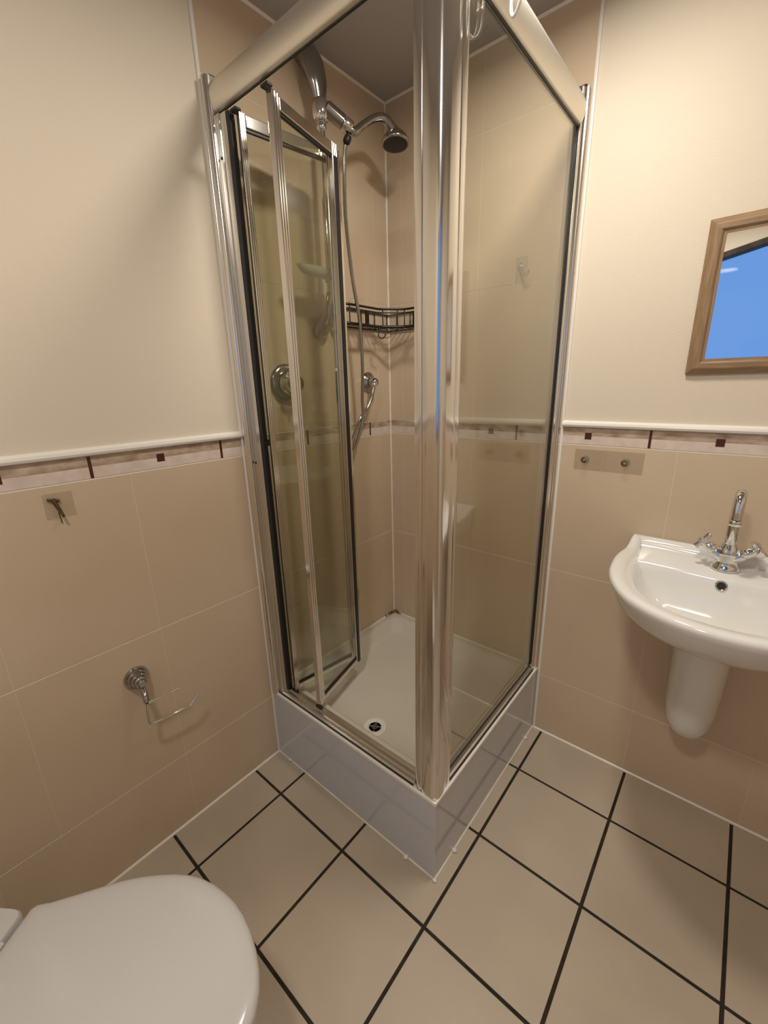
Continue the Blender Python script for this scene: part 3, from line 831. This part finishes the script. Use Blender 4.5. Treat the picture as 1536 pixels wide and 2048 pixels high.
for sx in (-1, 1):
    A_ = Vector((tx + sx * .014, ty - .004, .952)); D_ = Vector((sx * .80, -.02, .62)).normalized()
    bm = NB(); lathe(bm, [(.0165, 0), (.0165, .020), (.0140, .024), (.0155, .028), (.013, .042), (.009, .048), (.009, .056)], A_, D_, 20)
    ha = obj('handle_stem', bm, M_chrome, tp, smooth=True, angle=.7)
    Hc = A_ + D_ * .060
    s1 = D_.cross(Vector((0, 1, 0))).normalized(); s2 = D_.cross(s1).normalized()
    c1 = (s1 + s2 * .35).normalized(); c2 = D_.cross(c1).normalized()
    bm = NB()
    for c_ in (c1, c2):
        tube(bm, [Hc - c_ * .025, Hc - c_ * .019, Hc, Hc + c_ * .019, Hc + c_ * .025], [.0075, .008, .0055, .008, .0075], 12)
    lathe(bm, [(.009, -.007), (.0095, .004), (.006, .008), (0, .009)], Hc, D_, 16)
    obj('cross_handle', bm, M_chrome, ha, smooth=True, angle=.8)

# ------------------------------------------------------------------ toilet roll holder
ph = thing('toilet_roll_holder', 'empty chrome toilet roll holder with a round ribbed base on the left wall', 'toilet roll holder', (0, -1.226, .60))
bm = NB(); lathe(bm, [(.034, .001), (.034, .005), (.032, .009), (.029, .009), (.029, .016), (.0265, .020), (.0235, .020), (.0235, .027), (.021, .031), (.018, .031), (.018, .037), (.015, .041), (.012, .041), (.012, .046), (.009, .049)], (0, -1.210, .628), (1, 0, 0), 36)
obj('rose', bm, M_chromed, ph, smooth=True, angle=.5)
bm = NB()
tube(bm, smooth_path([(.034, -1.210, .612), (.050, -1.212, .604), (.062, -1.214, .594), (.068, -1.216, .580)], 4), .008, 12); obj('neck', bm, M_chromed, ph, smooth=True, angle=1)
bm = NB()
tube(bm, [(.070, -1.214, .5785), (.070, -1.186, .5755)], .006, 12)
tube(bm, [(.070, -1.1865, .5755), (.070, -1.128, .5715)], .0038, 10); obj('top_arm', bm, M_chrome, ph, smooth=True, angle=1)
bm = NB()
P = [(.070, -1.217, .578), (.070, -1.219, .560), (.070, -1.220, .520), (.070, -1.219, .508), (.070, -1.213, .504), (.070, -1.106, .492), (.070, -1.100, .494), (.070, -1.072, .520)]
tube(bm, P, .0038, 10); obj('roll_wire', bm, M_chrome, ph, smooth=True, angle=1)

# ------------------------------------------------------------------ toilet
ax = Vector((.8100, .5864, 0)); bx_v = Vector((-.5864, .8100, 0))
hc = Vector((.390, -1.655, 0))
to = thing('toilet', 'white toilet with its lid closed standing diagonally in front of the corner boxing', 'toilet', (hc.x, hc.y, 0))
prof = [(0, .116), (.006, .124), (.03, .130), (.07, .146), (.11, .162), (.146, .176), (.18, .185), (.21, .190), (.245, .1935), (.275, .193), (.305, .188), (.335, .178), (.362, .165), (.388, .149), (.412, .129), (.434, .105), (.452, .080), (.466, .054), (.475, .028), (.478, 0)]


def lp(a, b, z): p = hc + ax * a + bx_v * b; return (p.x, p.y, z + .013 * min(1, z / .3))


def tring(s_in, z, pf=prof, a0=0):
    pts = [(a * 1.045, -w_ * 1.01) for a, w_ in pf] + [(a * 1.045, w_ * 1.01) for a, w_ in pf[::-1][1:]]
    out = []
    for a, b in pts:
        v = Vector((a - .22, b)); l = v.length; v = v * ((l - s_in) / l)
        out.append(lp(v.x + .22 + a0, v.y, z))
    n = 8
    A_, B_ = Vector(out[-1]), Vector(out[0])
    out += [tuple(A_.lerp(B_, k / n)) for k in range(1, n)]
    return out


bm = NB()
loft(bm, [tring(.012, .4255), tring(.004, .427), tring(.0, .432), tring(.0, .437), tring(.002, .4425), tring(.007, .4470), tring(.015, .4500), tring(.03, .4518), tring(.07, .4535), tring(.12, .4545), tring(.16, .455)])
obj('lid', bm, M_cer2, to, smooth=True, angle=1.2)
bm = NB(); loft(bm, [tring(.014, .405), tring(.005, .4065), tring(.003, .412), tring(.003, .420), tring(.007, .4248)])
obj('seat', bm, M_cer2, to, smooth=True, angle=1.2)
def pan(s, z, sh=0):
    pts = [(-.262, .118), (-.10, .122), (0, .126)] + [(a, w_) for a, w_ in prof[2:]]
    full = [(a, -w_) for a, w_ in pts] + [(a, w_) for a, w_ in pts[::-1][1:]]
    out = []
    for a, b in full:
        aa = a if a < 0 else a * (1 - s * .9)
        out.append(lp(aa, b * (1 - s), z))
    A_, B_ = Vector(out[-1]), Vector(out[0])
    out += [tuple(A_.lerp(B_, k / 6)) for k in range(1, 6)]
    return out
bm = NB(); loft(bm, [pan(.36, 0), pan(.37, .02), pan(.40, .10), pan(.36, .20), pan(.22, .30), pan(.10, .36), pan(.06, .39), pan(.06, .400), pan(.075, .4045)])
obj('pan', bm, M_cer, to, smooth=True, angle=1.2)
bm = NB()
pts = []
for k in range(24):
    a = 2 * PI * k / 24
    pts.append((math.copysign(abs(math.cos(a)) ** .16, math.cos(a)), math.copysign(abs(math.sin(a)) ** .16, math.sin(a))))
loft(bm, [[lp(-.122 + u * .108, v * .122, z) for u, v in pts] for z in (.405, .432)] + [[lp(-.122 + u * .105, v * .119, .4365) for u, v in pts]])
lab(obj('hinge_shelf', bm, M_cer2, to, smooth=True, angle=.8), 'raised ledge behind the lid')
for s_ in (-1, 1):
    bm = NB(); tube(bm, [lp(-.007, s_ * .045 - .018, .4400), lp(-.007, s_ * .045 + .018, .4400)], .0058, 12); obj('hinge', bm, M_cer2, to, smooth=True)

# ------------------------------------------------------------------ ceiling light and added fill light
for i, (lx, ly, lb) in enumerate(((LAMP.x, LAMP.y, 'round flush ceiling light just outside the shower enclosure'), (1.0, -1.75, 'round flush ceiling light added as fill towards the window wall'))):
    dlt = thing('ceiling_light', lb, 'ceiling light', (lx, ly, H))
    bm = NB(); lathe(bm, [(.108, -.0005), (.108, -.006), (.098, -.012), (.095, -.0005)], (lx, ly, H), (0, 0, 1), 36); obj('bezel', bm, M_alu2, dlt, smooth=True)
    bm = NB(); lathe(bm, [(0, -.005), (.0945, -.005), (.0945, -.0008), (0, -.0008)], (lx, ly, H), (0, 0, 1), 32); obj('lens', bm, M_lamp, dlt)
